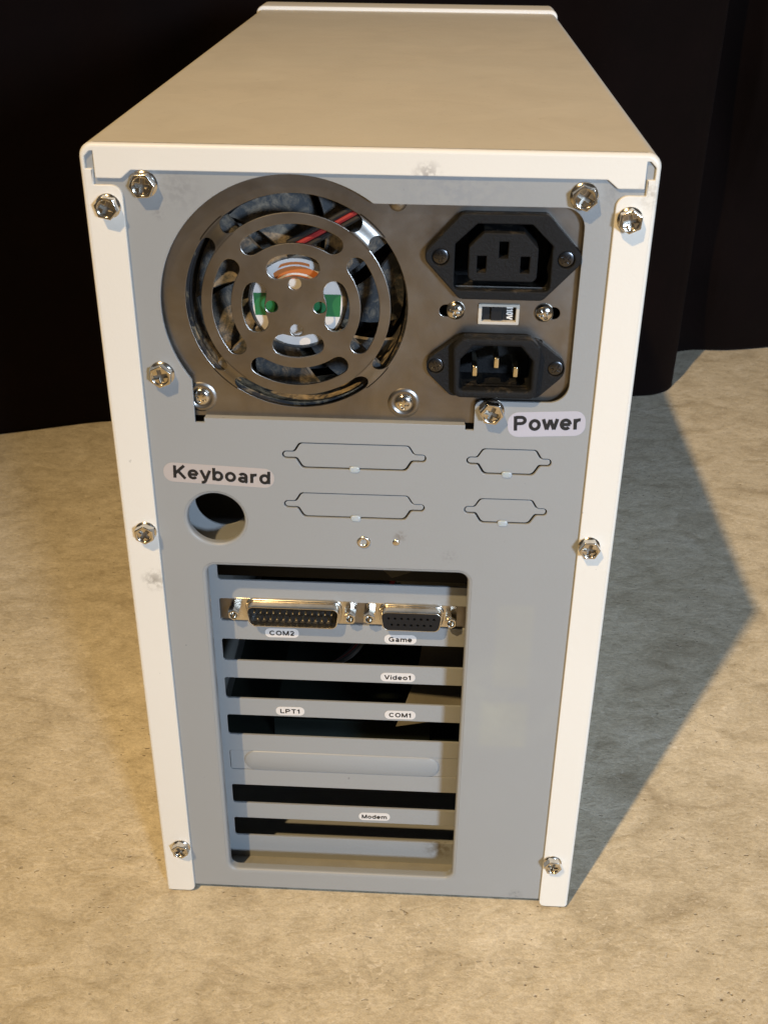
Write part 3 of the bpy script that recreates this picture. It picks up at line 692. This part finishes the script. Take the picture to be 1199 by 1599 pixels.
def text_mesh(name, s, width, cap, material, hw=0.110):
    mb = MB(); adv = 0.0; total = sum(GLYPH[c][0] for c in s) + 0.14 * (len(s) - 1); sx = width / total; lay = 0
    for c in s:
        gw, strokes = GLYPH[c]
        for st in strokes:
            P = [Vector((x * sx / cap, y)) for x, y in st]; closed = (P[0] - P[-1]).length < 1e-4; k = len(P); L_, R2 = [], []
            for i, p in enumerate(P):
                a = (p - P[i - 1]).normalized() if i else ((P[0] - P[-2]).normalized() if closed else None)
                b = (P[i + 1] - p).normalized() if i < k - 1 else ((P[1] - P[0]).normalized() if closed else None)
                a = a or b; b = b or a; na, nb = Vector((-a.y, a.x)), Vector((-b.y, b.x)); n_ = (na + nb).normalized(); q = hw / max(n_.dot(na), .5)
                L_.append(p + n_ * q); R2.append(p - n_ * q)
            i0 = len(mb.v); y = -0.006 * lay; lay += 1
            for l, r in zip(L_, R2): mb.v += [(adv * sx + l.x * cap - width / 2, y, (l.y - .5) * cap), (adv * sx + r.x * cap - width / 2, y, (r.y - .5) * cap)]
            for i in range(k - 1): mb.f.append((i0 + 2 * i, i0 + 2 * i + 1, i0 + 2 * i + 3, i0 + 2 * i + 2))
        adv += gw + 0.14
    me = bpy.data.meshes.new(name); me.from_pydata([(x * MM, y * MM, z * MM) for x, y, z in mb.v], [], mb.f); me.materials.append(material); return me
def sticker(word, cx, cz, tw, cap, lw, lh, y, rot, material, r=None, tdx=0.0, tdz=0.0):
    p = MB().plate([rrect(-lw / 2, -lh / 2, lw / 2, lh / 2, r or lh * 0.45, 8)], -0.12, 0.0, 0.04, seg=2).mesh('label_sticker', material)
    o = link('label_sticker', p, CASE, (cx, y, cz), (0, -math.radians(rot), 0)); o['label'] = 'printed label reading ' + word
    link('lettering', text_mesh('lettering', word, tw, cap, M_ink), o, (tdx, -0.17, tdz)); return o
sticker('Power', 68.9, 263.0, 25.6, 6.1, 29.6, 10.4, PY, 3.0, M_lab_p, 4.2, 0.4, 0.6)
sticker('Keyboard', -59.2, 236.4, 38.8, 5.6, 44.4, 8.6, PY, -2.4, M_lab_k, 4.0, 1.2, 0.4)
for w_, x, z, tw, lw in (('COM2', -39.0, 148.8, 11.2, 15.2), ('Game', 14.2, 147.6, 10.4, 14.4), ('Video1', 13.4, 126.2, 12.2, 15.8), ('LPT1', -36.7, 104.0, 9.3, 13.4), ('COM1', 14.8, 104.2, 10.4, 14.4), ('Modem', 3.1, 39.0, 12.4, 15.4)):
    sticker(w_, x, z, tw, 2.5, lw, 4.9, IY, 0.8, M_lab_s, 2.2)

# voltage selector ----------------------------------------------------------------
vs_ = MB(); vs_.plate([rrect(40.7, 301.6, 55.7, 309.4, .4), rrect(42.0, 302.7, 54.5, 308.4, .2)], SY - 0.7, SY + 2.5, 0.2, seg=2)
vsw = vs_.obj('voltage_switch', M_ivory, CASE)
MB().plate([rrect(41.9, 302.6, 54.6, 308.5, .1)], SY + 1.4, SY + 3).obj('switch_well', M_blk2, vsw)
MB().plate([rrect(45.4, 302.9, 49.4, 308.2, .2)], SY + 0.3, SY + 1.5, 0.2, seg=2).obj('switch_slider', M_blk2, vsw)
link('lettering', text_mesh('lettering', '110V', 5.0, 2.3, M_inkw), vsw, (52.3, SY + 1.3, 305.6), (0, math.radians(90), 0))

# front bezel, far end -------------------------------------------------------------
bz = MB(); bz.plate([fillet([(-100.3, 0, 3), (100.3, 0, 3), (100.3, 367.3, 5), (-100.3, 367.3, 5)], 8)], DEP - 0.5, DEP + 26, 1.2, seg=4); bz.obj('front_bezel', M_bez, CASE, 50)
# inside: side liner, loose cables -----------------------------------------------------
il = MB(); il.box(-97.6, -96.6, 18, 420, 3.5, 250); il.box(96.4, 97.4, 18, 420, 3.5, 250); il.obj('chassis_wall', M_in, CASE)
MB().box(-97, 97, 60, 62, 150, 262).obj('unlit_bay_sheet', M_dark, CASE)  # near-black sheet standing in for the unlit space behind the panel
for mtl, off in ((M_red, 0), (M_wblk, 3), (M_wblk, -3)):
    MB().tube(catmull([(-50 + off, 130, 40), (-32 + off, 90, 72), (-8, 58 + off, 112), (10 + off, 66, 150), (20, 90, 190)], 8), 1.3).obj('cable', mtl, CASE)
def rib(u, w):
    return (12 + 30 * u + 12 * math.sin(w * 4), 48 + 26 * math.sin(w * 3.1) + 8 * u, 70 + 95 * w)
MB().grid(rib, 6, 20).obj('ribbon_cable', M_rib, CASE, 60)
bo = MB(); bo.box(-92, 92, 74, 400, 4.2, 6.0); bo.box(-60, 30, 110, 240, 6.1, 20); bo.obj('slot_darkening_board', plain('slot_dark_fill', (0.008, 0.014, 0.010), 0.6), CASE)  # unseen dark board added so the slot voids read blacker
